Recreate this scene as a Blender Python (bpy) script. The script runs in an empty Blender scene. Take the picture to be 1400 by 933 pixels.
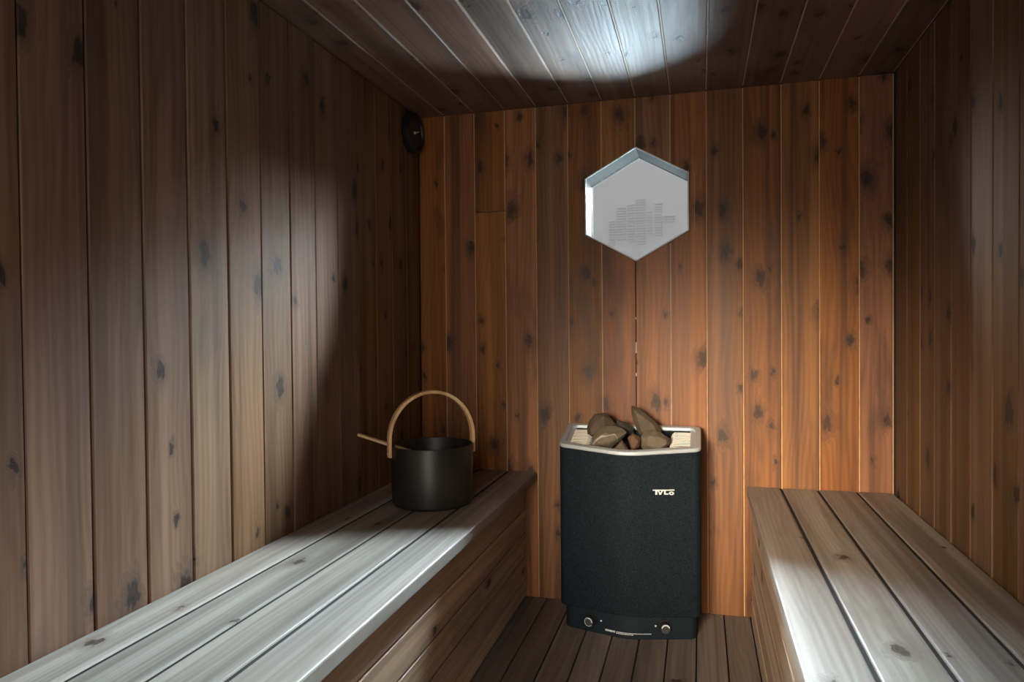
import bpy, bmesh, math, random
from mathutils import Vector, Matrix, noise
rnd = random.Random(7)
SC = bpy.context.scene
COL = SC.collection

# ------------------------------------------------------------------ camera
F_PX, YAW, PITCH, ROLL = 946.268, 0.264923, -0.0159293, -0.00883729
cy_, sy_ = math.cos(YAW), math.sin(YAW)
fwd = Vector((-sy_*math.cos(PITCH), cy_*math.cos(PITCH), math.sin(PITCH)))
rgt = Vector((cy_, sy_, 0)); upv = rgt.cross(fwd)
cr, sr = math.cos(ROLL), math.sin(ROLL)
r2 = cr*rgt + sr*upv; u2 = -sr*rgt + cr*upv
cam = bpy.data.cameras.new('camera'); cam_o = bpy.data.objects.new('camera', cam); COL.objects.link(cam_o)
M = Matrix.Identity(4)
for i in range(3):
    M[i][0] = r2[i]; M[i][1] = u2[i]; M[i][2] = -fwd[i]
M[0][3], M[1][3], M[2][3] = 1.10095, -2.59136, 1.03489
cam_o.matrix_world = M
cam.sensor_width = 36; cam.lens = F_PX/1400*36; cam.clip_start = 0.02
SC.camera = cam_o

# ------------------------------------------------------------------ light and exposure
SC.view_settings.view_transform = 'Standard'; SC.view_settings.look = 'None'
SC.view_settings.gamma = 1; SC.view_settings.use_curve_mapping = False
SC.view_settings.exposure = 0.0
w = bpy.data.worlds.new('overcast_sky'); SC.world = w; w.use_nodes = True
bg = w.node_tree.nodes['Background']; bg.inputs[0].default_value = (0.86, 0.93, 1.0, 1); bg.inputs[1].default_value = 0.85

YDOOR = -2.98
def area(name, loc, target, sx, sy, power, col, spread=180):
    l = bpy.data.lights.new(name, 'AREA'); l.shape = 'RECTANGLE'; l.size = sx; l.size_y = sy
    l.energy = power; l.color = col; l.spread = math.radians(spread)
    o = bpy.data.objects.new(name, l); COL.objects.link(o); o.location = loc
    o.rotation_euler = (Vector(target)-Vector(loc)).to_track_quat('-Z', 'Y').to_euler()
    return o
area('daylight_above_window', (1.28, 1.08, 2.49), (1.22, 0.0, 1.80), 1.8, 1.1, 1900, (0.74, 0.89, 1.0), 110)
area('daylight_overhead', (1.22, 0.50, 2.80), (1.05, 0.05, 1.50), 1.6, 0.6, 800, (0.80, 0.91, 1.0), 120)
area('daylight_right_of_window', (1.80, 0.88, 2.18), (0.88, 0.07, 1.48), 0.8, 0.9, 195, (1.0, 0.95, 0.87), 130)
area('daylight_left_of_window', (-0.15, 0.80, 2.0), (0.88, 0.07, 1.48), 0.7, 0.9, 60, (1.0, 0.96, 0.90), 130)
area('daylight_from_ground', (1.95, 1.2, 0.35), (0.95, 0.0, 1.6), 3.4, 0.9, 600, (0.66, 0.86, 1.0), 130)
area('fill_back_wall', (0.62, YDOOR, 1.15), (1.32, 0.0, 0.45), 0.45, 0.45, 5.3, (1.0, 0.83, 0.62), 34)  # added fill out of view, brightens the lower right of the back wall
area('fill_front_left', (0.80, YDOOR, 0.95), (0.42, -0.3, 0.55), 0.7, 1.3, 7.0, (1.0, 0.91, 0.82), 130)  # added unseen fill for the bucket, left bench front and floor

# ------------------------------------------------------------------ helpers
class BM:
    """collects polygons with a material index each, links them as ONE mesh object"""
    def __init__(s): s.v = []; s.f = []; s.m = []
    def add(s, verts, faces, mi=0):
        b = len(s.v); s.v += [tuple(q) for q in verts]
        for f in faces: s.f.append([b+i for i in f]); s.m.append(mi)
    def box(s, x0, x1, y0, y1, z0, z1, mi=0):
        s.add([(x0,y0,z0),(x1,y0,z0),(x1,y1,z0),(x0,y1,z0),(x0,y0,z1),(x1,y0,z1),(x1,y1,z1),(x0,y1,z1)],
              [(3,2,1,0),(4,5,6,7),(0,1,5,4),(1,2,6,5),(2,3,7,6),(3,0,4,7)], mi)
    def prism(s, pts, lo, hi, mi=0):
        """pts: plan polygon counter-clockwise; lo, hi: z value or function of (x, y)"""
        n = len(pts); fl = lo if callable(lo) else (lambda x, y: lo); fh = hi if callable(hi) else (lambda x, y: hi)
        s.add([(x, y, fl(x,y)) for x, y in pts] + [(x, y, fh(x,y)) for x, y in pts],
              [tuple(range(n-1,-1,-1)), tuple(range(n,2*n))] + [(i,(i+1)%n,n+(i+1)%n,n+i) for i in range(n)], mi)
    def ring(s, outer, inner, lo, hi, mi=0):
        n = len(outer); fl = lo if callable(lo) else (lambda x, y: lo); fh = hi if callable(hi) else (lambda x, y: hi)
        V = [(x,y,fl(x,y)) for x,y in outer]+[(x,y,fl(x,y)) for x,y in inner]+[(x,y,fh(x,y)) for x,y in outer]+[(x,y,fh(x,y)) for x,y in inner]
        Fc = []
        for i in range(n):
            j = (i+1)%n
            Fc += [(i,j,2*n+j,2*n+i), (n+j,n+i,3*n+i,3*n+j), (2*n+i,2*n+j,3*n+j,3*n+i), (n+i,n+j,j,i)]
        s.add(V, Fc, mi)
    def sweep(s, path, prof, frames, mi=0, caps=True):
        """prof: 2-D polygon; frames: (a, b) vectors per path point"""
        n = len(prof); V = []
        for p, (a, b) in zip(path, frames):
            V += [tuple(Vector(p)+a*u+b*v) for u, v in prof]
        Fc = []
        for k in range(len(path)-1):
            for i in range(n):
                j = (i+1)%n; Fc.append((k*n+i, k*n+j, (k+1)*n+j, (k+1)*n+i))
        if caps: Fc += [tuple(range(n-1,-1,-1)), tuple(range((len(path)-1)*n, len(path)*n))]
        s.add(V, Fc, mi)
    def lathe(s, prof, n=48, mi=0, axis='Z', close=False):
        V = []; m = len(prof)
        for k in range(n):
            a = 2*math.pi*k/n
            for r, z in prof:
                q = (r*math.cos(a), r*math.sin(a), z)
                V.append(q)
        Fc = []
        for k in range(n):
            l = (k+1)%n
            for i in range(m-1 if not close else m):
                j = (i+1)%m; Fc.append((k*m+i, l*m+i, l*m+j, k*m+j))
        s.add(V, Fc, mi)
    def mesh(s, name, mats, smooth=False, merge=False):
        me = bpy.data.meshes.new(name); me.from_pydata(s.v, [], s.f)
        for m in mats: me.materials.append(m)
        me.polygons.foreach_set('material_index', s.m)
        bm = bmesh.new(); bm.from_mesh(me)
        if merge: bmesh.ops.remove_doubles(bm, verts=bm.verts, dist=1e-5)
        bmesh.ops.recalc_face_normals(bm, faces=bm.faces); bm.to_mesh(me); bm.free()
        if smooth:
            me.polygons.foreach_set('use_smooth', [True]*len(me.polygons)); me.set_sharp_from_angle(angle=math.radians(38))
        return me
    def obj(s, name, mats, parent=None, smooth=False, merge=False):
        if not isinstance(mats, (list, tuple)): mats = [mats]
        return link(name, s.mesh(name, mats, smooth, merge), parent)
def link(name, me, parent=None, mat=None):
    o = bpy.data.objects.new(name, me); COL.objects.link(o)
    if parent is not None: o.parent = parent
    if mat is not None: o.matrix_local = mat
    return o
def thing(name, label, cat, loc=(0,0,0), rz=0, group=None):
    o = bpy.data.objects.new(name, None); COL.objects.link(o); o.empty_display_size = 0.05
    o.location = loc; o.rotation_euler = (0,0,rz); return tag(o, label, cat, group)
def tag(o, label, cat, group=None):
    o['label'] = label; o['category'] = cat
    if group: o['group'] = group
    return o
def struct(o): o['kind'] = 'structure'; return o
def bevel(o, wd, seg=2):
    m = o.modifiers.new('bevel', 'BEVEL'); m.width = wd; m.segments = seg; m.limit_method = 'ANGLE'; m.angle_limit = math.radians(35)
    return o

# ------------------------------------------------------------------ materials
class NT:
    def __init__(s, name):
        s.m = bpy.data.materials.new(name); s.m.use_nodes = True; s.t = s.m.node_tree
        s.b = s.t.nodes['Principled BSDF']; s.out = s.t.nodes['Material Output']
    def n(s, typ, **kw):
        o = s.t.nodes.new(typ)
        for k, v in kw.items(): setattr(o, k, v)
        return o
    def l(s, a, b): s.t.links.new(a, b)
    def put(s, sock, v):
        if isinstance(v, bpy.types.NodeSocket): s.l(v, sock)
        elif isinstance(v, (tuple, list)) and len(v) == 3 and sock.type == 'RGBA': sock.default_value = (*v, 1)
        else: sock.default_value = v
    def math(s, op, a, b=0.0, c=None, clamp=False):
        o = s.n('ShaderNodeMath', operation=op, use_clamp=clamp); s.put(o.inputs[0], a); s.put(o.inputs[1], b)
        if c is not None: s.put(o.inputs[2], c)
        return o.outputs[0]
    def mr(s, v, a, b, c=0.0, d=1.0, smooth=False):
        o = s.n('ShaderNodeMapRange', interpolation_type='SMOOTHSTEP' if smooth else 'LINEAR')
        for k, q in zip(range(5), (v, a, b, c, d)): s.put(o.inputs[k], q)
        return o.outputs[0]
    def mix(s, f, a, b, blend='MIX'):
        o = s.n('ShaderNodeMix', data_type='RGBA', blend_type=blend); s.put(o.inputs[0], f); s.put(o.inputs[6], a); s.put(o.inputs[7], b)
        return o.outputs[2]
    def noise(s, vec, scale=1, detail=3, rough=0.5, dist=0.0):
        o = s.n('ShaderNodeTexNoise'); s.l(vec, o.inputs['Vector']); o.inputs['Scale'].default_value = scale
        o.inputs['Detail'].default_value = detail; o.inputs['Roughness'].default_value = rough; o.inputs['Distortion'].default_value = dist
        return o.outputs['Fac']
    def vscale(s, vec, k):
        o = s.n('ShaderNodeVectorMath', operation='MULTIPLY'); s.l(vec, o.inputs[0]); o.inputs[1].default_value = k
        return o.outputs[0]

def wood(name, light, dark, knot=(0.03,0.015,0.008), smudge=(0.06,0.035,0.02), smudge_amt=0.5, rough=0.42, knots=0.5,
         tint=0.35, bump=0.25, spec=0.5, ring=55.0, ksize=0.16, kfreq=6.0, contrast=1.0, kin=0.55):
    """planed softwood board; the board's own x runs along the grain, y across it"""
    s = NT(name)
    tc = s.n('ShaderNodeTexCoord'); oi = s.n('ShaderNodeObjectInfo')
    rv = s.n('ShaderNodeCombineXYZ')
    s.l(s.math('MULTIPLY', oi.outputs['Random'], 97.0), rv.inputs[0]); s.l(s.math('MULTIPLY', oi.outputs['Random'], 13.7), rv.inputs[1])
    s.l(s.math('MULTIPLY', oi.outputs['Random'], 41.0), rv.inputs[2])
    ad = s.n('ShaderNodeVectorMath', operation='ADD'); s.l(tc.outputs['Object'], ad.inputs[0]); s.l(rv.outputs[0], ad.inputs[1])
    P = ad.outputs[0]
    # knots: sparse cells of a stretched Voronoi field
    wob = s.n('ShaderNodeTexNoise'); s.l(s.vscale(P, (9, 14, 9)), wob.inputs['Vector']); wob.inputs['Detail'].default_value = 1
    wv = s.n('ShaderNodeVectorMath', operation='MULTIPLY_ADD'); s.l(wob.outputs['Color'], wv.inputs[0]); wv.inputs[1].default_value = (0.26, 0.26, 0); s.l(s.vscale(P, (kfreq, 10.0, 0)), wv.inputs[2])
    vo = s.n('ShaderNodeTexVoronoi', voronoi_dimensions='2D'); s.l(wv.outputs[0], vo.inputs['Vector']); vo.inputs['Scale'].default_value = 1.0
    sc = s.n('ShaderNodeSeparateColor'); s.l(vo.outputs['Color'], sc.inputs[0])
    d = vo.outputs['Distance']
    pick = s.mr(sc.outputs[0], 1-knots, 1-knots+0.02)
    rad = s.math('MULTIPLY', s.mr(s.math('POWER', sc.outputs[1], 1.6), 0, 1, 0.3*ksize, 1.15*ksize), pick)
    kd = s.math('DIVIDE', d, s.math('MAXIMUM', rad, 0.001))
    core = s.math('MULTIPLY', s.mr(kd, kin, 1.15, 1, 0, True), pick)
    halo = s.math('MULTIPLY', s.mr(kd, 0.8, 2.6, 1, 0, True), pick)
    # growth rings bent around the knots
    warp = s.noise(s.vscale(P, (1.1, 5.0, 3)), 1, 2)
    sep = s.n('ShaderNodeSeparateXYZ'); s.l(P, sep.inputs[0])
    v = s.math('MULTIPLY_ADD', sep.outputs[1], ring, s.math('MULTIPLY', warp, 9.0))
    v = s.math('ADD', v, s.math('MULTIPLY', halo, 2.2))
    rg = s.math('MULTIPLY_ADD', s.math('SINE', s.math('MULTIPLY', v, 6.2832)), 0.5, 0.5)
    fib = s.mr(s.noise(s.vscale(P, (3.5, 150, 60)), 1, 3, 0.65), 0.25, 0.75)
    streak = s.noise(s.vscale(P, (0.7, 17, 5)), 1, 3, 0.55)
    g = s.math('ADD', s.math('MULTIPLY', rg, 0.22), s.math('ADD', s.math('MULTIPLY', fib, 0.36), s.math('MULTIPLY', s.mr(streak, 0.3, 0.7), 0.55)))
    col = s.mix(s.mr(g, 0.22, 0.90), dark, light)
    band = s.noise(s.vscale(P, (0.45, 26, 7)), 1, 2, 0.5)
    col = s.mix(s.math('MULTIPLY', s.mr(band, 0.52, 0.66, 0, 1, True), 0.42*contrast), col, tuple(c*0.45 for c in dark))
    band2 = s.noise(s.vscale(P, (0.5, 22, 3)), 1, 1, 0.5)
    col = s.mix(s.math('MULTIPLY', s.mr(band2, 0.56, 0.70, 0, 1, True), 0.40*contrast), col, tuple(min(1.0, c*1.35) for c in light))
    sm = s.noise(s.vscale(P, (2.2, 8, 3)), 1, 3, 0.55, 0.4)
    col = s.mix(s.math('MULTIPLY', s.mr(sm, 0.54, 0.74, 0, 1, True), smudge_amt), col, smudge)
    col = s.mix(s.math('MULTIPLY', halo, 0.5), col, smudge)
    ring2 = s.math('MULTIPLY_ADD', s.math('SINE', s.math('MULTIPLY', kd, 11.0)), 0.12, 0.88)
    col = s.mix(s.math('MULTIPLY', core, ring2), col, knot)
    hs = s.n('ShaderNodeHueSaturation'); s.l(col, hs.inputs['Color'])
    r3 = s.n('ShaderNodeTexWhiteNoise', noise_dimensions='1D'); s.l(oi.outputs['Random'], r3.inputs['W'])
    s.l(s.mr(r3.outputs['Value'], 0, 1, 1-tint, 1+tint*0.8), hs.inputs['Value'])
    s.l(s.mr(oi.outputs['Random'], 0, 1, 0.9, 1.12), hs.inputs['Saturation']); s.l(s.mr(r3.outputs['Color'], 0, 1, 0.488, 0.508), hs.inputs['Hue'])
    s.l(hs.outputs[0], s.b.inputs['Base Color'])
    s.l(s.mr(g, 0, 1, rough-0.06, rough+0.10), s.b.inputs['Roughness'])
    s.b.inputs['Specular IOR Level'].default_value = spec
    h = s.math('ADD', s.math('MULTIPLY', g, 0.5), s.math('ADD', s.math('MULTIPLY', core, -0.5), s.math('MULTIPLY', s.noise(s.vscale(P, (2, 11, 4)), 1, 2), 1.6)))
    bp = s.n('ShaderNodeBump'); bp.inputs['Strength'].default_value = bump; bp.inputs['Distance'].default_value = 0.0025
    s.l(h, bp.inputs['Height']); s.l(bp.outputs[0], s.b.inputs['Normal'])
    return s.m

def plain(name, col, rough=0.5, metal=0.0, spec=0.5, nscale=0, namt=0.0, bump=0.0, dist=0.001):
    s = NT(name); s.b.inputs['Base Color'].default_value = (*col, 1); s.b.inputs['Roughness'].default_value = rough
    s.b.inputs['Metallic'].default_value = metal; s.b.inputs['Specular IOR Level'].default_value = spec
    if nscale:
        tc = s.n('ShaderNodeTexCoord'); nz = s.noise(tc.outputs['Object'], nscale, 3, 0.6)
        s.l(s.mix(s.mr(nz, 0.3, 0.7), tuple(c*(1-namt) for c in col), tuple(min(1, c*(1+namt)) for c in col)), s.b.inputs['Base Color'])
        if bump:
            bp = s.n('ShaderNodeBump'); bp.inputs['Strength'].default_value = bump; bp.inputs['Distance'].default_value = dist
            s.l(nz, bp.inputs['Height']); s.l(bp.outputs[0], s.b.inputs['Normal'])
    return s.m

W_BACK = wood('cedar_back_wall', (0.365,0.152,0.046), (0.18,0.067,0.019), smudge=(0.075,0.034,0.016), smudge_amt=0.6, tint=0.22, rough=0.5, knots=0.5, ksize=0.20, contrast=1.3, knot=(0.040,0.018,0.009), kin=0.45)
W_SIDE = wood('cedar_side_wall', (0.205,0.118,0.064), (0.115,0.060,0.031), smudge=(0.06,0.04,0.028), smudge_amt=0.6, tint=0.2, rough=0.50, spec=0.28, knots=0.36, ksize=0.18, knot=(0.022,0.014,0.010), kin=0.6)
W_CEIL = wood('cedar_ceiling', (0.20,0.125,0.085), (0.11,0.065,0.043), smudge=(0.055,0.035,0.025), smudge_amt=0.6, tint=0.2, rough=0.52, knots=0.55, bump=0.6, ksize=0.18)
W_BENCH = wood('weathered_bench_wood', (0.40,0.365,0.32), (0.22,0.19,0.16), smudge=(0.15,0.12,0.095), smudge_amt=0.45, tint=0.14, rough=0.45, knots=0.16, bump=0.3, ksize=0.13, ring=70)
W_FRONT = wood('bench_front_wood', (0.52,0.39,0.28), (0.34,0.24,0.165), smudge=(0.13,0.09,0.06), smudge_amt=0.4, tint=0.14, rough=0.5, knots=0.12)
W_FLOOR = wood('floor_wood', (0.265,0.225,0.198), (0.145,0.12,0.104), smudge=(0.09,0.07,0.058), smudge_amt=0.5, tint=0.2, rough=0.5, knots=0.12)
W_LINING = wood('grey_lining_wood', (0.030,0.029,0.024), (0.015,0.015,0.013), smudge=(0.03,0.03,0.028), smudge_amt=0.3, tint=0.08, rough=0.8, knots=0.1, spec=0.05)
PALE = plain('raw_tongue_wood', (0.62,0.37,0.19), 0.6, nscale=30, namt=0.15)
PALE_C = plain('raw_ceiling_tongue', (0.55,0.40,0.29), 0.6, nscale=30, namt=0.15)
DARK = plain('dark_gap', (0.012,0.008,0.006), 0.9)
BACKING = plain('dark_backing_board', (0.03,0.018,0.012), 0.9)
BLACK_M = plain('black_plastic', (0.012,0.014,0.016), 0.42)
TRIM_M = plain('pale_edge_trim', (0.75,0.77,0.72), 0.5)
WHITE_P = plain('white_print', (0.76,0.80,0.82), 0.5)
SILVER = plain('brushed_silver', (0.58,0.64,0.68), 0.42, 0.35)
SLAT_M = plain('pale_steel_slat', (0.60,0.56,0.50), 0.42, 0.35)
BENT = wood('bent_ash', (0.96,0.66,0.36), (0.86,0.53,0.26), smudge=(0.76,0.48,0.24), smudge_amt=0.2, tint=0.02, knots=0.0, rough=0.45, bump=0.1)
HEAT = plain('textured_heater_shell', (0.0060,0.0125,0.0185), 0.7, spec=0.22, nscale=260, namt=0.95, bump=0.5, dist=0.0015)
PANEL = plain('heater_control_panel', (0.009,0.018,0.026), 0.55, spec=0.3)
BUCKET_M = plain('matt_black_enamel', (0.020,0.018,0.016), 0.40, nscale=300, namt=0.25)
STEEL_IN = plain('dark_tray', (0.02,0.018,0.017), 0.6)
GROUND = plain('dark_wet_gravel', (0.03,0.03,0.03), 0.9, nscale=40, namt=0.2)
FACADE = plain('pale_grey_render', (0.60,0.555,0.535), 0.9)
LOUVRE = plain('blue_grey_louvre', (0.56,0.525,0.52), 0.8)

def glass_mat():
    s = NT('clear_window_glass'); tr = s.n('ShaderNodeBsdfTransparent'); tr.inputs[0].default_value = (0.95,0.97,0.97,1)
    gl = s.n('ShaderNodeBsdfGlossy'); gl.inputs['Roughness'].default_value = 0.02
    fr = s.n('ShaderNodeFresnel'); fr.inputs[0].default_value = 1.3; mx = s.n('ShaderNodeMixShader')
    s.l(fr.outputs[0], mx.inputs[0]); s.l(tr.outputs[0], mx.inputs[1]); s.l(gl.outputs[0], mx.inputs[2]); s.l(mx.outputs[0], s.out.inputs[0])
    return s.m
GLASS = glass_mat()

def stone_mat(name, a, b, vein=0.0):
    s = NT(name); tc = s.n('ShaderNodeTexCoord'); P = tc.outputs['Object']
    n1 = s.noise(P, 22, 4, 0.6); n2 = s.noise(P, 260, 3, 0.7)
    col = s.mix(s.mr(n1, 0.35, 0.65), a, b)
    col = s.mix(s.mr(n2, 0.35, 0.7, 0, 0.55), col, tuple(c*0.45 for c in a))
    if vein:
        n3 = s.noise(P, 11, 1, 0.5, 0.4)
        col = s.mix(s.math('MULTIPLY', s.mr(s.math('ABSOLUTE', s.math('SUBTRACT', n3, 0.56)), 0.0, 0.014, 1, 0), vein), col, (0.52,0.49,0.42))
    s.l(col, s.b.inputs['Base Color']); s.b.inputs['Roughness'].default_value = 0.85
    bp = s.n('ShaderNodeBump'); bp.inputs['Strength'].default_value = 0.5; bp.inputs['Distance'].default_value = 0.003
    s.l(s.math('ADD', n1, s.math('MULTIPLY', n2, 0.3)), bp.inputs['Height']); s.l(bp.outputs[0], s.b.inputs['Normal'])
    return s.m

# ------------------------------------------------------------------ room dimensions (metres)
XL, XR, H = 0.0171, 1.734, 1.8854       # left wall, right wall, ceiling
YF = -3.05                              # inner face of the front (door) wall
T = 0.018                               # cladding thickness
WT = 0.145                              # depth of the window reveal

# plank meshes: local x along the board, y across, z out of the surface
def plank_mesh(length, wid, gap, mats, c=0.0022, tongue=True, recess=0.005, t=T):
    b = BM()
    prof = [(0,0),(0,t-c),(c,t),(wid-c,t),(wid,t-c),(wid,0)]
    n = len(prof)
    b.add([(0,y,z) for y,z in prof]+[(length,y,z) for y,z in prof],
          [tuple(range(n-1,-1,-1)), tuple(range(n,2*n))]+[(i,n+i,n+(i+1)%n,(i+1)%n) for i in range(n)], 0)
    if tongue: b.box(0, length, wid, wid+gap, 0, t-recess, 1)
    return b.mesh('plank', mats)
def frame_mat(o, ex, ey, ez):
    m = Matrix.Identity(4)
    for i in range(3): m[i][0]=ex[i]; m[i][1]=ey[i]; m[i][2]=ez[i]; m[i][3]=o[i]
    return m
def jitter(wid, ang=0.5, dz=0.0007):
    a = math.radians(rnd.uniform(-ang, ang)); z = rnd.uniform(-dz, dz)
    return Matrix.Translation((0, wid/2, z)) @ Matrix.Rotation(a, 4, 'X') @ Matrix.Translation((0, -wid/2, 0))

# ------------------------------------------------------------------ structure: slabs
def slab(name, x0, x1, y0, y1, z0, z1, mat):
    b = BM(); b.box(x0,x1,y0,y1,z0,z1); return struct(b.obj(name, mat))
floor = slab('floor', XL-0.15, XR+0.15, YF-0.1, WT, -0.12, -0.022, BACKING)
ceiling = slab('ceiling', XL-0.15, XR+0.15, YF-0.1, WT, H+T, H+0.12, BACKING)
wall_left = slab('wall_left', XL-0.15, XL-T, YF-0.1, WT, -0.022, H+T, BACKING)
wall_right = slab('wall_right', XR+T, XR+0.15, YF-0.1, WT, -0.022, H+T, BACKING)

# window outline on the inner face
HX, HZ, HW, HH, HS = 0.8765, 1.4945, 0.1845, 0.2055, 0.1027   # centre, half width, half height, half side
HEX = [(HX, HZ+HH), (HX-HW, HZ+HS), (HX-HW, HZ-HS), (HX, HZ-HH), (HX+HW, HZ-HS), (HX+HW, HZ+HS)]
def hex_off(d):
    cx, cz = HX, HZ; k = 1 + d/HW
    return [(cx+(x-cx)*k, cz+(z-cz)*k) for x, z in HEX]
b = BM()
def holed(b, x0, x1, z0, z1, hole, y0, y1, mi=0):
    """wall panel in the x-z plane with a hexagonal hole"""
    hx = hole
    top, ul, ll, bot, lr, ur = hx
    polys = [[(x0,z0),(x0,z1),(ul[0],z1),ul,ll,(ll[0],z0)], [(ur[0],z1),(x1,z1),(x1,z0),(lr[0],z0),lr,ur],
             [ul,(ul[0],z1),(top[0],z1),top], [top,(top[0],z1),(ur[0],z1),ur], [(ll[0],z0),ll,bot,(bot[0],z0)], [(bot[0],z0),bot,lr,(lr[0],z0)]]
    for p in polys:
        n = len(p); b.add([(x,y0,z) for x,z in p]+[(x,y1,z) for x,z in p],
              [tuple(range(n)), tuple(range(2*n-1,n-1,-1))]+[(i,(i+1)%n,n+(i+1)%n,n+i) for i in range(n)], mi)
holed(b, XL-T, XR+T, -0.022, H+T, hex_off(0.013), T, WT)
wall_back = struct(b.obj('wall_back', BACKING))
# front wall with a solid door behind the photographer
b = BM(); DX0, DX1, DZ = 0.46, 1.27, 1.80
b.box(XL-T, DX0, YF-0.1, YF, -0.022, H+T); b.box(DX1, XR+T, YF-0.1, YF, -0.022, H+T); b.box(DX0, DX1, YF-0.1, YF, DZ, H+T); b.box(DX0, DX1, YF-0.1, YF, -0.022, 0.0)
wall_front = struct(b.obj('wall_front', W_SIDE))
b = BM()
b.box(DX0, DX0+0.05, YF-0.07, YF-0.03, 0.0, DZ); b.box(DX1-0.05, DX1, YF-0.07, YF-0.03, 0.0, DZ)
b.box(DX0+0.05, DX1-0.05, YF-0.07, YF-0.03, DZ-0.05, DZ); b.box(DX0+0.05, DX1-0.05, YF-0.07, YF-0.03, 0.0, 0.05)
door = struct(b.obj('door_1', W_FRONT))
b = BM(); b.box(DX0+0.05, DX1-0.05, YF-0.06, YF-0.04, 0.05, DZ-0.05); b.obj('door_panel', W_FRONT, door)

# ------------------------------------------------------------------ planks of the walls
def build_row(parent, joints, origin_of, ex, ey, ez, length, gap, mats, tongue=True, ang=0.5, c=0.0022, recess=0.005, skip=(), share=None):
    cache = {}
    for i in range(len(joints)-1):
        if i in skip: continue
        wid = abs(joints[i+1]-joints[i])-gap
        key = round(wid, 4)
        if key not in cache: cache[key] = plank_mesh(length, wid, gap, mats, c, tongue, recess)
        link('plank', cache[key], parent, frame_mat(origin_of(joints[i]), ex, ey, ez) @ jitter(wid, ang))
X_, Y_, Z_ = Vector((1,0,0)), Vector((0,1,0)), Vector((0,0,1))
# left wall: boards upright, normal +x; joints measured from the back corner
P_ = 0.1306
jl = [-0.002]+[-0.1296-P_*k for k in range(0, 23)]
build_row(wall_left, jl, lambda y: Vector((XL-T, y, 0)), Z_, -Y_, X_, H, 0.004, [W_SIDE, DARK], ang=0.9, recess=0.008)
# right wall: normal -x
jr = [-0.0185]+[-0.1505-0.1325*k for k in range(0, 22)]
jr = jr[::-1]
build_row(wall_right, jr, lambda y: Vector((XR+T, y, 0)), Z_, Y_, -X_, H, 0.003, [W_SIDE, PALE], ang=0.7, recess=0.003)
# ceiling: boards run in depth, normal -z
jx = [0.0185]+[0.1268+0.12512*k for k in range(0, 13)]+[XR-0.0005]
butt = 7
def ceil_org(x): return Vector((x, YF, H+T))
# local x = +y, local y = must satisfy ex x ey = ez = -z  ->  ey = -x? (y cross -x = z); use ex=-y, ey=-x... keep ex=+y, ey=+x: y cross x = -z
build_row(ceiling, jx, ceil_org, Y_, X_, -Z_, -YF-0.002, 0.004, [W_CEIL, PALE_C], ang=0.5, recess=0.003, skip=(butt,))
wid = jx[butt+1]-jx[butt]-0.004
ycut = -1.02
for y0, y1 in ((YF, ycut-0.0012), (ycut+0.0012, -0.002)):
    link('plank', plank_mesh(y1-y0, wid, 0.004, [W_CEIL, PALE_C], recess=0.003), ceiling, frame_mat(Vector((jx[butt], y0, H+T)), Y_, X_, -Z_) @ jitter(wid, 0.4))
# back wall: boards upright, cut around the window, normal -y
jb = [XL+0.001, 0.1284, 0.2525, 0.3762, 0.4989, 0.6235, 0.7507, 0.8755, 1.0014, 1.1286, 1.2530, 1.3804, 1.5040, 1.6295, XR-0.0005]
GAP = 0.004
def cut_plank(x0, x1, poly, tz=None, tmat=1):
    """board piece from an outline in the wall plane (x, z), bevelled thin by a chamfer-free edge"""
    bb = BM(); n = len(poly)
    # local: X = z, Y = x - x0, Z out of the wall (towards -y)
    bb.add([(z, x-x0, 0) for x, z in poly]+[(z, x-x0, T) for x, z in poly],
           [tuple(range(n)), tuple(range(2*n-1,n-1,-1))]+[(i,(i+1)%n,n+(i+1)%n,n+i) for i in range(n)], 0)
    for za, zb, mi in (tz or []): bb.box(za, zb, x1-x0, x1-x0+GAP, 0, T-0.003, mi)
    o = bb.obj('plank', [W_BACK, PALE, DARK], wall_back)
    o.matrix_local = frame_mat(Vector((x0, T, 0)), Z_, X_, -Y_) @ jitter(x1-x0, 0.0, 0.0006)
hexo = hex_off(0.0062)
def hz(x, up):
    """height of the hexagon outline at x"""
    k = abs(x-HX)/(hexo[5][0]-HX)
    k = min(k, 1.0); zt, zs = hexo[0][1], hexo[5][1]
    z = zt+(zs-zt)*k
    return z if up else 2*HZ-z
xl_, xr_ = hexo[1][0], hexo[5][0]
i = 0
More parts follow.
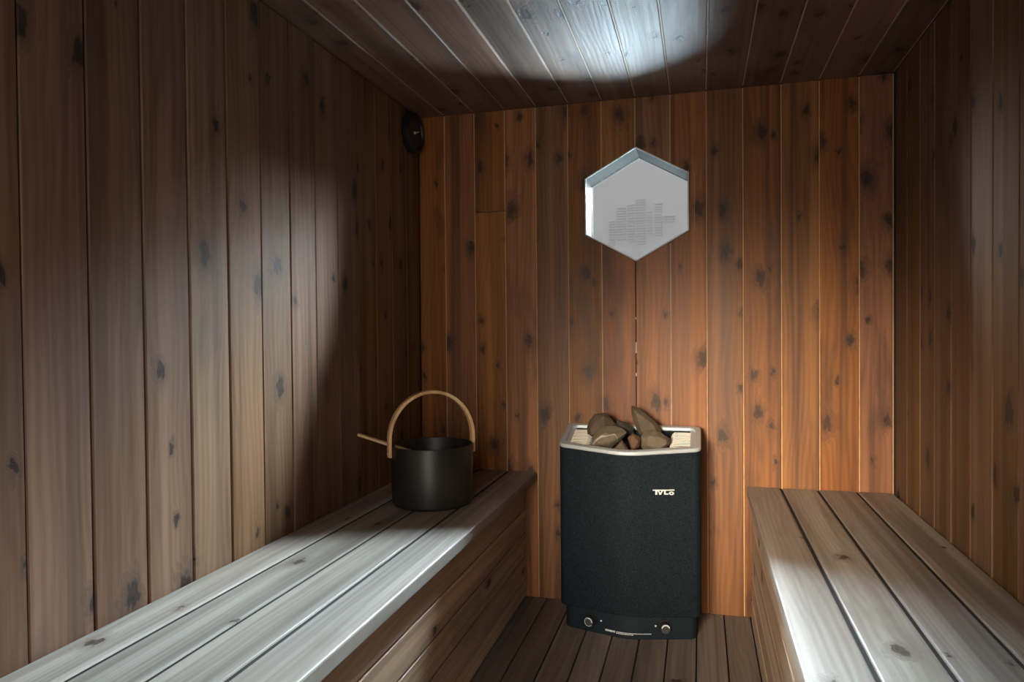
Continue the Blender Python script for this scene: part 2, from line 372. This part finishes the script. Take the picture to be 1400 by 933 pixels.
while i < len(jb)-1:
    x0, x1 = jb[i], jb[i+1]-GAP
    if i == 2:        # butt joint in the third board
        zc = 1.4965
        for za, zb in ((0.0, zc-0.001), (zc+0.001, H)):
            cut_plank(x0, x1, [(x0,za),(x1,za),(x1,zb),(x0,zb)], [(za, zb, 1)])
    elif i == 5:
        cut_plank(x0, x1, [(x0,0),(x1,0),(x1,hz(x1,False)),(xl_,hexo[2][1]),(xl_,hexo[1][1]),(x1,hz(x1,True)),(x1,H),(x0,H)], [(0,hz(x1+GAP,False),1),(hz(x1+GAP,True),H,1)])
    elif i == 8:
        cut_plank(x0, x1, [(x0,0),(x1,0),(x1,H),(x0,H),(x0,hz(x0,True)),(xr_,hexo[5][1]),(xr_,hexo[4][1]),(x0,hz(x0,False))], [(0,H,1)])
    elif i in (6, 7):
        m0, m1 = (2, 2) if i == 6 else (1, 1)
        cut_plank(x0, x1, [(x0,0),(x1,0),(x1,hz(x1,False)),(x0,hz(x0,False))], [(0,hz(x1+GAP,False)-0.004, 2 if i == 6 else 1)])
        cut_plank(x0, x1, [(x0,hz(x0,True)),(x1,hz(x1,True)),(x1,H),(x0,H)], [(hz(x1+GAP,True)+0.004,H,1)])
    else:
        me = plank_mesh(H, x1-x0, GAP, [W_BACK, PALE], recess=0.003)
        link('plank', me, wall_back, frame_mat(Vector((x0, T, 0)), Z_, X_, -Y_) @ jitter(x1-x0, 0.35, 0.0006))
    i += 1
# pale strips painting daylight leaks: joint below the window, split right of it
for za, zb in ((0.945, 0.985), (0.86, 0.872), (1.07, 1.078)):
    b = BM(); b.box(0.8718, 0.8748, 0.0025, T, za, zb); b.obj('painted_leak', WHITE_P, wall_back)
b = BM(); b.box(1.0835, 1.0852, -0.0008, 0.004, 1.385, 1.60); b.obj('painted_split_leak', PALE, wall_back)

# ------------------------------------------------------------------ floor boards
jf = [0.335, 0.44, 0.531, 0.6265, 0.7222, 0.8135, 0.9045, 0.9965, 1.0885, 1.1825, 1.274, 1.365]
for i in range(len(jf)-1):
    wid = jf[i+1]-jf[i]-0.004
    me = plank_mesh(-YF-0.003, wid, 0.004, [W_FLOOR, DARK], c=0.0018, recess=0.012, t=0.022)
    # ex=+y, ey=-x, ez=+z
    link('plank', me, floor, frame_mat(Vector((jf[i]+wid, YF, -0.022)), Y_, -X_, Z_) @ jitter(wid, 0.3, 0.0005))

# ------------------------------------------------------------------ window 1
window = bpy.data.objects.new('window_1', None); COL.objects.link(window); window.location = (HX, 0, HZ); struct(window)
inner = [(x-HX, z-HZ) for x, z in HEX]; outer = [(x-HX, z-HZ) for x, z in hex_off(0.0058)]
for k in range(6):
    a, c_ = inner[k], inner[(k+1)%6]; d_, e_ = outer[(k+1)%6], outer[k]
    ex = Vector((c_[0]-a[0], 0, c_[1]-a[1])); L = ex.length; ex.normalize(); ey = Vector((0,1,0)); ez = ex.cross(ey)
    bb = BM(); pts = []
    for (px, pz) in (a, c_, d_, e_):
        v = Vector((px-a[0], 0, pz-a[1])); pts.append((v.dot(ex), v.dot(ez)))
    bb.add([(u, 0, q) for u, q in pts]+[(u, WT+0.003, q) for u, q in pts], [(0,1,2,3),(7,6,5,4),(0,1,5,4),(1,2,6,5),(2,3,7,6),(3,0,4,7)])
    o = bb.obj('lining_board', W_LINING, window); o.matrix_local = frame_mat(Vector((a[0], -0.003, a[1])), ex, ey, ez)
bb = BM(); n = 6; gi = [(x*1.0, z*1.0) for x, z in inner]
bb.add([(x, WT-0.012, z) for x, z in gi]+[(x, WT-0.006, z) for x, z in gi], [tuple(range(6)), tuple(range(11,5,-1))]+[(i,(i+1)%6,6+(i+1)%6,6+i) for i in range(6)])
bb.obj('pane', GLASS, window)
bb = BM()
gs = [(x*0.99, z*0.99) for x, z in inner]
for y0, y1 in ((WT-0.006, WT),):
    V = [(x,y0,z) for x,z in inner]+[(x,y0,z) for x,z in gs]+[(x,y1,z) for x,z in inner]+[(x,y1,z) for x,z in gs]
    Fc = []
    for i in range(6):
        j = (i+1)%6; Fc += [(i,j,6+j,6+i),(12+j,12+i,18+i,18+j),(6+i,6+j,18+j,18+i),(j,i,12+i,12+j)]
    bb.add(V, Fc)
bb.obj('glazing_bead', W_LINING, window)
bb = BM(); t0 = [(x*1.002, z*1.002) for x, z in inner]; t1 = [(x-HX, z-HZ) for x, z in hex_off(0.0046)]
V = [(x,-0.0055,z) for x,z in t0]+[(x,-0.0055,z) for x,z in t1]+[(x,-0.0032,z) for x,z in t0]+[(x,-0.0032,z) for x,z in t1]
bb.add(V, Fc)
bb.obj('edge_trim', TRIM_M, window)

# ------------------------------------------------------------------ outside the window
b = BM(); b.box(-8, 10, WT+0.02, 12, -0.5, -0.3); b.box(-8, 10, -12, YF-0.35, -0.5, -0.3); struct(b.obj('ground', GROUND))
fac = thing('building', 'pale grey building wall with faint louvres seen through the hexagonal window', 'building', (0.45, 5.0, -0.3))
b = BM(); b.box(-5, 5, 0, 0.3, 0, 5.5); b.obj('wall', FACADE, fac)
b = BM()
for (xa, xb, ka, kb) in ((-0.30,-0.24,0,10),(-0.22,-0.12,2,15),(-0.10,-0.03,1,16),(-0.01,0.09,0,18),(0.11,0.16,4,13),(0.19,0.27,3,16),(0.29,0.40,8,11)):
    for k in range(ka, kb): b.box(xa, xb, -0.012, 0.0, 2.25+k*0.028, 2.262+k*0.028)
lv = b.obj('louvre_slats', LOUVRE, fac); lv['kind'] = 'stuff'

# ------------------------------------------------------------------ benches
def seat_board(parent, x0, x1, y0, y1, ztop, th, gap=0.0):
    L = y1-y0; wid = x1-x0; b = BM(); c = 0.004
    prof = [(0,0),(0,th-c),(c*0.3,th-c*0.3),(c,th),(wid-c,th),(wid-c*0.3,th-c*0.3),(wid,th-c),(wid,0)]; n = len(prof)
    b.add([(0,y,z) for y,z in prof]+[(L,y,z) for y,z in prof], [tuple(range(n-1,-1,-1)), tuple(range(n,2*n))]+[(i,n+i,n+(i+1)%n,(i+1)%n) for i in range(n)])
    if gap: b.box(0, L, -gap, 0, 0, th-0.0035, 1)      # added dark strip painting the shade in the open gap
    o = b.obj('seat_board', [W_BENCH, DARK], parent); o.matrix_local = frame_mat(Vector((x1, y0, ztop-th)), Y_, -X_, Z_) @ jitter(wid, 0.25, 0.0004)
    return o
def front_board(parent, xface, y0, y1, z0, z1, side):
    L = y1-y0; wid = z1-z0; b = BM(); t = 0.02; c = 0.002
    prof = [(0,0),(0,t-c),(c,t),(wid-c,t),(wid,t-c),(wid,0)]; n = len(prof)
    b.add([(0,y,z) for y,z in prof]+[(L,y,z) for y,z in prof], [tuple(range(n-1,-1,-1)), tuple(range(n,2*n))]+[(i,n+i,n+(i+1)%n,(i+1)%n) for i in range(n)])
    o = b.obj('front_board', W_FRONT, parent)
    if side > 0: o.matrix_local = frame_mat(Vector((xface-t, y0, z0)), Y_, Z_, X_) @ jitter(wid, 0.3, 0.0005)     # faces +x
    else: o.matrix_local = frame_mat(Vector((xface+t, y1, z0)), -Y_, Z_, -X_) @ jitter(wid, 0.3, 0.0005)           # faces -x
YB0, YB1 = YF+0.01, -0.006
bl = thing('sauna_bench', 'weathered grey plank bench on the left with a black bucket on it', 'bench', (0.25, -1.5, 0))
def rel(o, p): return p
ZL, ZR, TH = 0.4875, 0.4705, 0.030
bl.location = (0, 0, 0); 
for x0, x1, g in ((XL+0.004, 0.1265, 0.008), (0.1350, 0.2515, 0.008), (0.2600, 0.3745, 0.009), (0.3840, 0.4945, 0)):
    seat_board(bl, x0, x1, YB0, YB1, ZL, TH, g)
zj = [0.002, 0.067, 0.1585, 0.250, 0.3415, ZL-TH-0.002]
for i in range(5): front_board(bl, 0.447, YB0, YB1, zj[i]+0.0028, zj[i+1]-0.0025, 1)
b = BM()
for y in (-2.9, -2.2, -1.5, -0.8, -0.06):
    b = BM(); b.box(XL+0.006, 0.424, y-0.02, y+0.02, 0.38, ZL-TH-0.001); b.box(0.384, 0.424, y-0.02, y+0.02, 0.001, 0.381); b.obj('support_frame', W_FRONT, bl)
br = thing('sauna_bench', 'grey-brown empty plank bench along the right wall beside the heater', 'bench', (0,0,0))
for x0, x1, g in ((1.2605, 1.3700, 0.008), (1.3785, 1.4900, 0.008), (1.4985, 1.6130, 0.008), (1.6215, XR-0.004, 0)):
    seat_board(br, x0, x1, YB0, YB1, ZR, TH, g)
zj = [0.002, 0.067, 0.1585, 0.250, 0.3415, ZR-TH-0.002]
for i in range(5): front_board(br, 1.276, YB0, YB1, zj[i]+0.0028, zj[i+1]-0.0025, -1)
b = BM()
for y in (-2.9, -2.2, -1.5, -0.8, -0.06):
    b = BM(); b.box(1.298, XR-0.006, y-0.02, y+0.02, 0.37, ZR-TH-0.001); b.box(1.298, 1.338, y-0.02, y+0.02, 0.001, 0.371); b.obj('support_frame', W_FRONT, br)

# ------------------------------------------------------------------ sauna heater
HXC, HYC = 0.866, -0.16
heater = thing('sauna_heater', 'black floor-standing electric sauna heater with a silver rim holding stones', 'heater', (HXC, HYC, 0))
def topz(x, y): return 0.628 + (-0.25-(y+HYC))*-0.235*-1 if False else 0.628 + ((y+HYC)+0.25)*0.235
def rounded(pts, rads, seg=6):
    out = []; n = len(pts)
    for i in range(n):
        p = Vector(pts[i]); a = Vector(pts[i-1]); c_ = Vector(pts[(i+1)%n]); r = rads[i]
        if r <= 0: out += [tuple(p)]*1; continue
        d1 = (a-p).normalized(); d2 = (c_-p).normalized(); ang = d1.angle(d2); tl = r/math.tan(ang/2)
        p1 = p+d1*tl; p2 = p+d2*tl; ctr = p+(d1+d2).normalized()*(r/math.sin(ang/2))
        v1 = p1-ctr; v2 = p2-ctr; tot = v1.angle(v2); sgn = 1 if v1.x*v2.y-v1.y*v2.x > 0 else -1
        for k in range(seg+1):
            t_ = sgn*tot*k/seg; ct, st = math.cos(t_), math.sin(t_)
            out.append((ctr.x+v1.x*ct-v1.y*st, ctr.y+v1.x*st+v1.y*ct))
    return out
def plan(d=0.0, back=-0.052):
    """outline of the heater in plan, shrunk by d, relative to the heater"""
    P = [(0.629+d, back-d), (0.629+d, -0.245+d), (0.864, -0.304+d*1.02), (1.103-d, -0.245+d), (1.103-d, back-d)]
    P = [(x-HXC, y-HYC) for x, y in P]
    return rounded(P, [0.022, 0.028, 0.20, 0.028, 0.022])
# shell, open at the top
b = BM(); o1 = plan(0.0); i1 = plan(0.006); ZB = 0.082
def low(x, y): return ZB
b.ring(o1, i1, low, lambda x, y: topz(x, y))
shell = b.obj('shell', HEAT, heater, smooth=True)
bevel(shell, 0.002)
b = BM(); b.prism(plan(0.0065), ZB+0.004, ZB+0.010); b.obj('shell_floor', STEEL_IN, heater)
# control base
base_pl = plan(0.016)
b = BM(); b.prism(base_pl, 0.0, ZB+0.004); bevel(b.obj('control_base', PANEL, heater, smooth=True), 0.003)
# silver rim
lift = 0.013
b = BM(); ro = plan(-0.001); ri = plan(0.019)
b.ring(ro, ri, lambda x,y: topz(x,y)-0.001, lambda x,y: topz(x,y)+lift)
bevel(b.obj('top_rim', SILVER, heater, smooth=True), 0.004, 3)
# inner lip of the stone well along the front, in two pieces that meet at a notch
def lx(x): return x-HXC
def ly(y): return y-HYC
def tilt_box(b, x0, x1, y0, y1, dz0, dz1, mi=0):
    P = [(x0,y0),(x1,y0),(x1,y1),(x0,y1)]
    b.prism(P, lambda x,y: topz(x,y)+dz0, lambda x,y: topz(x,y)+dz1, mi)
# stone well: dark tray with sloping sides
b = BM()
wx0, wx1 = 0.722, 1.003
tilt_box(b, lx(0.652), lx(1.080), ly(-0.245), ly(-0.078), -0.040, -0.034)
tilt_box(b, lx(0.752), lx(0.976), ly(-0.268), ly(-0.2455), -0.040, -0.034)
tray = b.obj('stone_tray', STEEL_IN, heater)
for xa, xb in ((0.732, 0.862), (0.866, 0.996)):
    b = BM(); P = []
    for x in (xa, xb):
        yf = -0.304+0.019+abs(x-0.864)*0.247+0.002; P.append((lx(x), ly(yf)))
    P = [P[0], P[1], (P[1][0], P[1][1]+0.006), (P[0][0], P[0][1]+0.006)]
    b.prism(P, lambda x,y: topz(x,y)-0.034, lambda x,y: topz(x,y)+0.006); bevel(b.obj('well_lip', SLAT_M, heater), 0.0012)
# side grilles: slats bending down at their inner ends
def slat_mesh(length, drop):
    bb = BM(); path = [(0,0,0), (length*0.80,0,0), (length*0.92,0,-drop*0.35), (length,0,-drop)]
    prof = [(-0.0035,-0.0015),(0.0035,-0.0015),(0.0035,0.0015),(-0.0035,0.0015)]
    bb.sweep(path, prof, [(Y_, Z_)]*4); return bb.mesh('grille_slat', [SLAT_M])
sm_ = slat_mesh(0.070, 0.022)
for side in (0, 1):
    for k in range(10):
        y = -0.096-0.0135*k
        zz = topz(0, ly(y))+0.003
        if side == 0: m = Matrix.Translation((lx(0.660 + 0.0005*k), ly(y), zz)) @ Matrix.Rotation(math.atan(0), 4, 'X')
        else: m = Matrix.Translation((lx(1.070), ly(y), zz)) @ Matrix.Rotation(math.pi, 4, 'Z')
        link('grille_slat', sm_, heater, m)
for x0, x1 in ((0.6475, 0.6625), (1.0675, 1.085)):
    b = BM(); tilt_box(b, lx(x0), lx(x1), ly(-0.243), ly(-0.0755), -0.006, 0.004); b.obj('grille_frame', SILVER, heater)
# print and knobs follow the curved front
def front_at(pl, x):
    """front surface of the outline pl at x (relative to the heater): y and outward normal"""
    best = None
    for i in range(len(pl)):
        (xa, ya), (xb, yb) = pl[i], pl[(i+1)%len(pl)]
        if abs(xb-xa) > 1e-6 and min(xa,xb) <= x <= max(xa,xb):
            y = ya+(yb-ya)*(x-xa)/(xb-xa)
            if best is None or y < best[0]:
                e = Vector((xb-xa, yb-ya, 0)).normalized(); e = e if e.x > 0 else -e; best = (y, Vector((e.y, -e.x, 0)), e)
    return best
def flat_letters(name, pl, polys, x0, z0, su, sz, mat, depth=0.0012, parent=None):
    bb = BM()
    for P in polys:
        k = len(P); A = []; B_ = []
        for u, v in P:
            x = x0-HXC+u*su; y, n, e = front_at(pl, x); q = Vector((x, y, z0+v*sz)); A.append(tuple(q-n*0.0005)); B_.append(tuple(q+n*depth))
        bb.add(A+B_, [tuple(range(k-1,-1,-1)), tuple(range(k,2*k))]+[(i,(i+1)%k,k+(i+1)%k,k+i) for i in range(k)])
    return bb.obj(name, mat, heater)
R_ = lambda a,b_,c_,d: [(a,b_),(c_,b_),(c_,d),(a,d)]
def ring_polys(cx, cz, ro_, ri_, rzf=1.0, n=16, a0=0, a1=2*math.pi):
    out = []
    for k in range(n):
        p, q = a0+(a1-a0)*k/n, a0+(a1-a0)*(k+1)/n
        out.append([(cx+ri_*math.cos(p), cz+rzf*ri_*math.sin(p)),(cx+ro_*math.cos(p), cz+rzf*ro_*math.sin(p)),(cx+ro_*math.cos(q), cz+rzf*ro_*math.sin(q)),(cx+ri_*math.cos(q), cz+rzf*ri_*math.sin(q))])
    return out
logo = [R_(0,0.80,8.0,1.0), R_(0.95,0,1.65,0.80)]                                   # bar of the T reaching over the other letters, stem
logo += [[(2.35,0),(3.15,0),(3.15,0.25),(2.35,0.25)], [(2.35,0.2),(2.85,0.2),(2.35,0.80),(1.75,0.80)], [(2.65,0.2),(3.15,0.2),(3.85,0.80),(3.25,0.80)]]  # Y
logo += [R_(4.15,0,4.80,0.80), R_(4.15,0,5.75,0.24)]                                # L
logo += ring_polys(6.9, 0.27, 0.98, 0.42, 0.36)                                     # O
logo += [R_(6.25,0.84,6.7,1.06), R_(7.1,0.84,7.55,1.06)]
flat_letters('logo', o1, logo, 0.9495, 0.4890, 0.0690/8.0, 0.0165, WHITE_P)
# small warning line, too fine to read
strip = []; rr = random.Random(3)
for (ua, ub, za, zb) in ((0,0.225,0.30,0.95),(0.245,1.0,0.60,0.86),(0.245,0.62,0.14,0.40)):
    u = ua
    while u < ub-0.01:
        wd = min(rr.uniform(0.015,0.05), ub-u); strip.append(R_(u, za, u+wd-0.006, zb)); u += wd
flat_letters('small_print', base_pl, strip, 0.7885, 0.0125, 0.1535, 0.0095, WHITE_P, 0.0006)
# knobs
def knob(x, z, dots):
    y, n, e = front_at(base_pl, x-HXC); p = Vector((x-HXC, y, z)); up_ = Vector((0,0,1)); m = frame_mat(p - n*0.0005, e, up_, -(e.cross(up_)) if (e.cross(up_)).dot(n) < 0 else e.cross(up_))
    bb = BM(); bb.lathe([(0,0.003),(0.0235,0.003),(0.0245,0.0),(0.0245,-0.001)], 32); bb.lathe([(0.0,0.0205),(0.0145,0.0205),(0.0165,0.019),(0.0185,0.003)], 32)
    k = bb.obj('knob', BLACK_M, heater, smooth=True, merge=True); k.matrix_local = m
    bb = BM(); bb.lathe([(0,0.0215),(0.0152,0.0215),(0.0158,0.0203)], 28); f = bb.obj('knob_face', plain('knob_face_grey', (0.055,0.06,0.062), 0.5), k, smooth=True, merge=True)
    bb = BM()
    for P in ring_polys(0, 0, 0.0150, 0.0108, 1, 12, math.radians(0 if dots else 15), math.radians(100 if dots else 165)):
        bb.add([(a, c_, 0.0222) for a, c_ in P], [(0,1,2,3)])
    if dots:
        for k2 in range(9):
            a = math.radians(115+k2*25); cx, cz = 0.0135*math.cos(a), 0.0135*math.sin(a)
            bb.add([(cx+0.0017*math.cos(q), cz+0.0017*math.sin(q), 0.0222) for q in [i*math.pi/4 for i in range(8)]], [tuple(range(8))])
    bb.obj('dial_marks', WHITE_P, k)
knob(0.7375, 0.041, True); knob(0.9835, 0.044, False)
for x, z in ((0.7740, 0.0455), (0.9555, 0.0465)):
    flat_letters('indicator_dot', base_pl, [[(math.cos(i*math.pi/5), math.sin(i*math.pi/5)) for i in range(10)]], x, z, 0.003, 0.003, WHITE_P, 0.0008)

# ------------------------------------------------------------------ stones
def stone(label, outline, y, depth, mat, seed, tilt=0.0):
    """split rock: faceted hull of a ring of points (x, z) with a shallower face in front and behind"""
    r_ = random.Random(seed); cx = sum(p[0] for p in outline)/len(outline); cz = sum(p[1] for p in outline)/len(outline)
    bm = bmesh.new()
    for x, z in outline:
        bm.verts.new((x-cx, r_.uniform(-0.15, 0.15)*depth, z-cz))
        for sg in (-1, 1):
            k = r_.uniform(0.45, 0.78); bm.verts.new(((x-cx)*k, sg*depth*r_.uniform(0.65, 1.0), (z-cz)*k+sg*tilt*depth))
    h = bmesh.ops.convex_hull(bm, input=bm.verts)
    bmesh.ops.delete(bm, geom=list({g for g in h['geom_interior']+h['geom_unused'] if isinstance(g, bmesh.types.BMVert)}), context='VERTS')
    bmesh.ops.dissolve_limit(bm, angle_limit=math.radians(14), verts=bm.verts, edges=bm.edges)
    bmesh.ops.bevel(bm, geom=bm.edges[:], offset=0.0022, segments=2, affect='EDGES', profile=0.6)
    bmesh.ops.triangulate(bm, faces=bm.faces)
    bmesh.ops.subdivide_edges(bm, edges=[e for e in bm.edges if e.calc_length() > 0.012], cuts=2)
    bmesh.ops.triangulate(bm, faces=bm.faces)
    for v in bm.verts: v.co += v.normal*0.0016*noise.noise(v.co*55+Vector((seed,0,0)))
    bmesh.ops.recalc_face_normals(bm, faces=bm.faces)
    me = bpy.data.meshes.new('sauna_stone'); bm.to_mesh(me); bm.free(); me.materials.append(mat)
    me.polygons.foreach_set('use_smooth', [True]*len(me.polygons)); me.set_sharp_from_angle(angle=math.radians(40))
    o = link('sauna_stone', me); o.location = (cx, y, cz)
    return tag(o, label, 'stone', 'stones on top of the heater')
SA = stone_mat('olive_grey_stone', (0.175,0.135,0.085), (0.115,0.092,0.062))
SB = stone_mat('veined_stone', (0.22,0.18,0.12), (0.145,0.115,0.08), 0.9)
SCm = stone_mat('brown_stone', (0.15,0.105,0.07), (0.10,0.075,0.052))
SD = stone_mat('rust_stone', (0.20,0.105,0.055), (0.135,0.08,0.048))
SG = stone_mat('dark_grey_stone', (0.075,0.06,0.048), (0.05,0.042,0.036))
SE = stone_mat('grey_stone', (0.215,0.165,0.115), (0.15,0.12,0.085))
stone('brown blunt stone at the back left of the heater, behind the veined stone', [(0.709,0.68),(0.716,0.707),(0.736,0.732),(0.78,0.739),(0.794,0.721),(0.813,0.70),(0.794,0.668),(0.726,0.651),(0.71,0.658)], -0.130, 0.036, SCm, 11)
stone('large olive stone with pale veins at the front left of the heater', [(0.737,0.659),(0.757,0.683),(0.781,0.70),(0.821,0.704),(0.844,0.695),(0.861,0.682),(0.853,0.667),(0.816,0.645),(0.804,0.623),(0.747,0.622),(0.739,0.633)], -0.212, 0.036, SB, 5)
stone('tall leaning olive stone at the back right, topmost of the pile', [(0.866,0.764),(0.894,0.756),(0.929,0.728),(0.955,0.705),(0.968,0.683),(0.973,0.667),(0.928,0.651),(0.898,0.655),(0.879,0.686),(0.867,0.736)], -0.120, 0.028, SA, 23)
stone('dark stone half hidden in the middle at the back of the pile', [(0.814,0.713),(0.846,0.705),(0.872,0.685),(0.876,0.659),(0.862,0.653),(0.833,0.667),(0.812,0.691)], -0.118, 0.022, SG, 31)
stone('small low stone at the front middle under its neighbours', [(0.811,0.624),(0.825,0.640),(0.846,0.662),(0.858,0.646),(0.872,0.623),(0.846,0.619)], -0.245, 0.018, SCm, 43)
stone('rust coloured stone wedged against the big front right stone', [(0.862,0.667),(0.883,0.684),(0.902,0.67),(0.908,0.66),(0.904,0.638),(0.89,0.623),(0.876,0.622),(0.865,0.648)], -0.228, 0.022, SD, 57)
stone('large rounded grey stone at the front right of the heater', [(0.900,0.66),(0.918,0.686),(0.952,0.691),(0.979,0.681),(1.002,0.663),(1.006,0.647),(0.986,0.628),(0.972,0.621),(0.918,0.619),(0.90,0.634)], -0.200, 0.036, SE, 66)

# ------------------------------------------------------------------ bucket
BR, BH = 0.131, 0.188
bucket = thing('bucket', 'matt black round sauna bucket with a bent wooden hoop handle', 'bucket', (0.276, -0.536, ZL))
b = BM(); rb = 0.012
prof = [(0.0, 0.0)]+[(BR-0.004-rb+rb*math.sin(a), rb-rb*math.cos(a)) for a in [i*math.pi/12 for i in range(0, 7)]]+[(BR, BH-0.002),(BR-0.001, BH),(BR-0.004, BH),(BR-0.005, BH-0.002)]
prof += [(BR-0.009, 0.02),(BR-0.02, 0.008),(0.0, 0.008)]
b.lathe(prof, 72); b.obj('pail', BUCKET_M, bucket, smooth=True, merge=True)
ha = math.radians(21.5+16); hd = Vector((math.cos(ha), math.sin(ha), 0)); hn = Vector((-math.sin(ha), math.cos(ha), 0))
path = []; fr_ = []; ra = 0.1365; zc = BH+0.018; rz_ = 0.147
path.append(-hd*ra+Z_*(BH-0.034)); fr_.append((hn, hd))
path.append(-hd*ra+Z_*(BH-0.010)); fr_.append((hn, hd))
for k in range(0, 33):
    a = math.pi*k/32; path.append(-hd*ra*math.cos(a)+Z_*(zc+rz_*math.sin(a)))
    fr_.append((hn, (hd*math.cos(a)*rz_ - Z_*math.sin(a)*ra).normalized()))
path.append(hd*ra+Z_*(BH-0.010)); fr_.append((hn, -hd))
path.append(hd*ra+Z_*(BH-0.034)); fr_.append((hn, -hd))
b = BM(); b.sweep(path, [(-0.0135,-0.0052),(0.0135,-0.0052),(0.0135,0.0052),(-0.0135,0.0052)], fr_)
bevel(b.obj('hoop_handle', BENT, bucket, smooth=True), 0.0015)
for s_ in (-1, 1):
    bb = BM(); bb.lathe([(0,0.004),(0.003,0.0035),(0.005,0.0015),(0.005,-0.004)], 16)
    rv = bb.obj('rivet', SILVER, bucket, smooth=True, merge=True)
    q = (hd*s_).to_track_quat('Z', 'Y').to_matrix().to_4x4(); rv.matrix_local = Matrix.Translation(hd*s_*(ra+0.0045)+Z_*(BH-0.022)) @ q
# ladle: its handle lies over the rim
ladle = thing('ladle', 'thin pale wooden ladle resting over the bucket rim', 'ladle', (0.0,0.0,0.0))
p0 = Vector((0.0, -0.535, 0.7005)); p1 = Vector((0.345, -0.545, 0.612))
d_ = (p1-p0).normalized(); sd = d_.cross(Z_).normalized(); upn = sd.cross(d_)
ladle.location = p0
pts = []; frs = []; 
b = BM()
for t_, wv_ in ((0,0.35),(0.02,0.8),(0.08,1.0),(0.6,1.0),(1.0,0.9)):
    pts.append((p1-p0)*t_); frs.append((sd*wv_, upn*(0.4+0.6*wv_)))
b.sweep(pts, [(-0.0075,-0.0042),(0.0075,-0.0042),(0.0075,0.0042),(-0.0075,0.0042)], frs)
bevel(b.obj('handle', BENT, ladle, smooth=True), 0.0012)
b = BM(); b.lathe([(0.0,-0.06),(0.022,-0.058),(0.032,-0.045),(0.036,0.0),(0.034,0.0),(0.030,-0.043),(0.02,-0.054),(0.0,-0.056)], 28)
bo = b.obj('bowl', BUCKET_M, ladle, smooth=True, merge=True); bo.location = (p1-p0)+Vector((0.012,0,0.004))

# ------------------------------------------------------------------ round dial high on the left wall
dial = thing('thermometer', 'round black dial thermometer high in the back left corner', 'thermometer', (XL+0.0008, -0.094, 1.800))
RY = Matrix.Rotation(math.pi/2, 4, 'Y')
b = BM(); b.lathe([(0,0),(0.074,0),(0.077,0.004),(0.077,0.026),(0.073,0.031),(0.067,0.031),(0.065,0.022),(0,0.022)], 48)
o = b.obj('case', BLACK_M, dial, smooth=True, merge=True); o.matrix_local = RY
b = BM(); b.lathe([(0,0.0235),(0.064,0.0235),(0.064,0.022)], 40); o = b.obj('dial_face', plain('dial_black', (0.015,0.017,0.019), 0.35), dial, smooth=True, merge=True); o.matrix_local = RY
b = BM(); b.add([(-0.004,0.012,0.0245),(0.004,0.012,0.0245),(0.0012,-0.045,0.0245),(-0.0012,-0.045,0.0245)], [(0,1,2,3)])
o = b.obj('needle', WHITE_P, dial); o.matrix_local = RY @ Matrix.Rotation(math.radians(200), 4, 'Z')
b = BM(); b.lathe([(0,0.028),(0.005,0.027),(0.006,0.0235)], 16); o = b.obj('hub', SILVER, dial, smooth=True, merge=True); o.matrix_local = RY
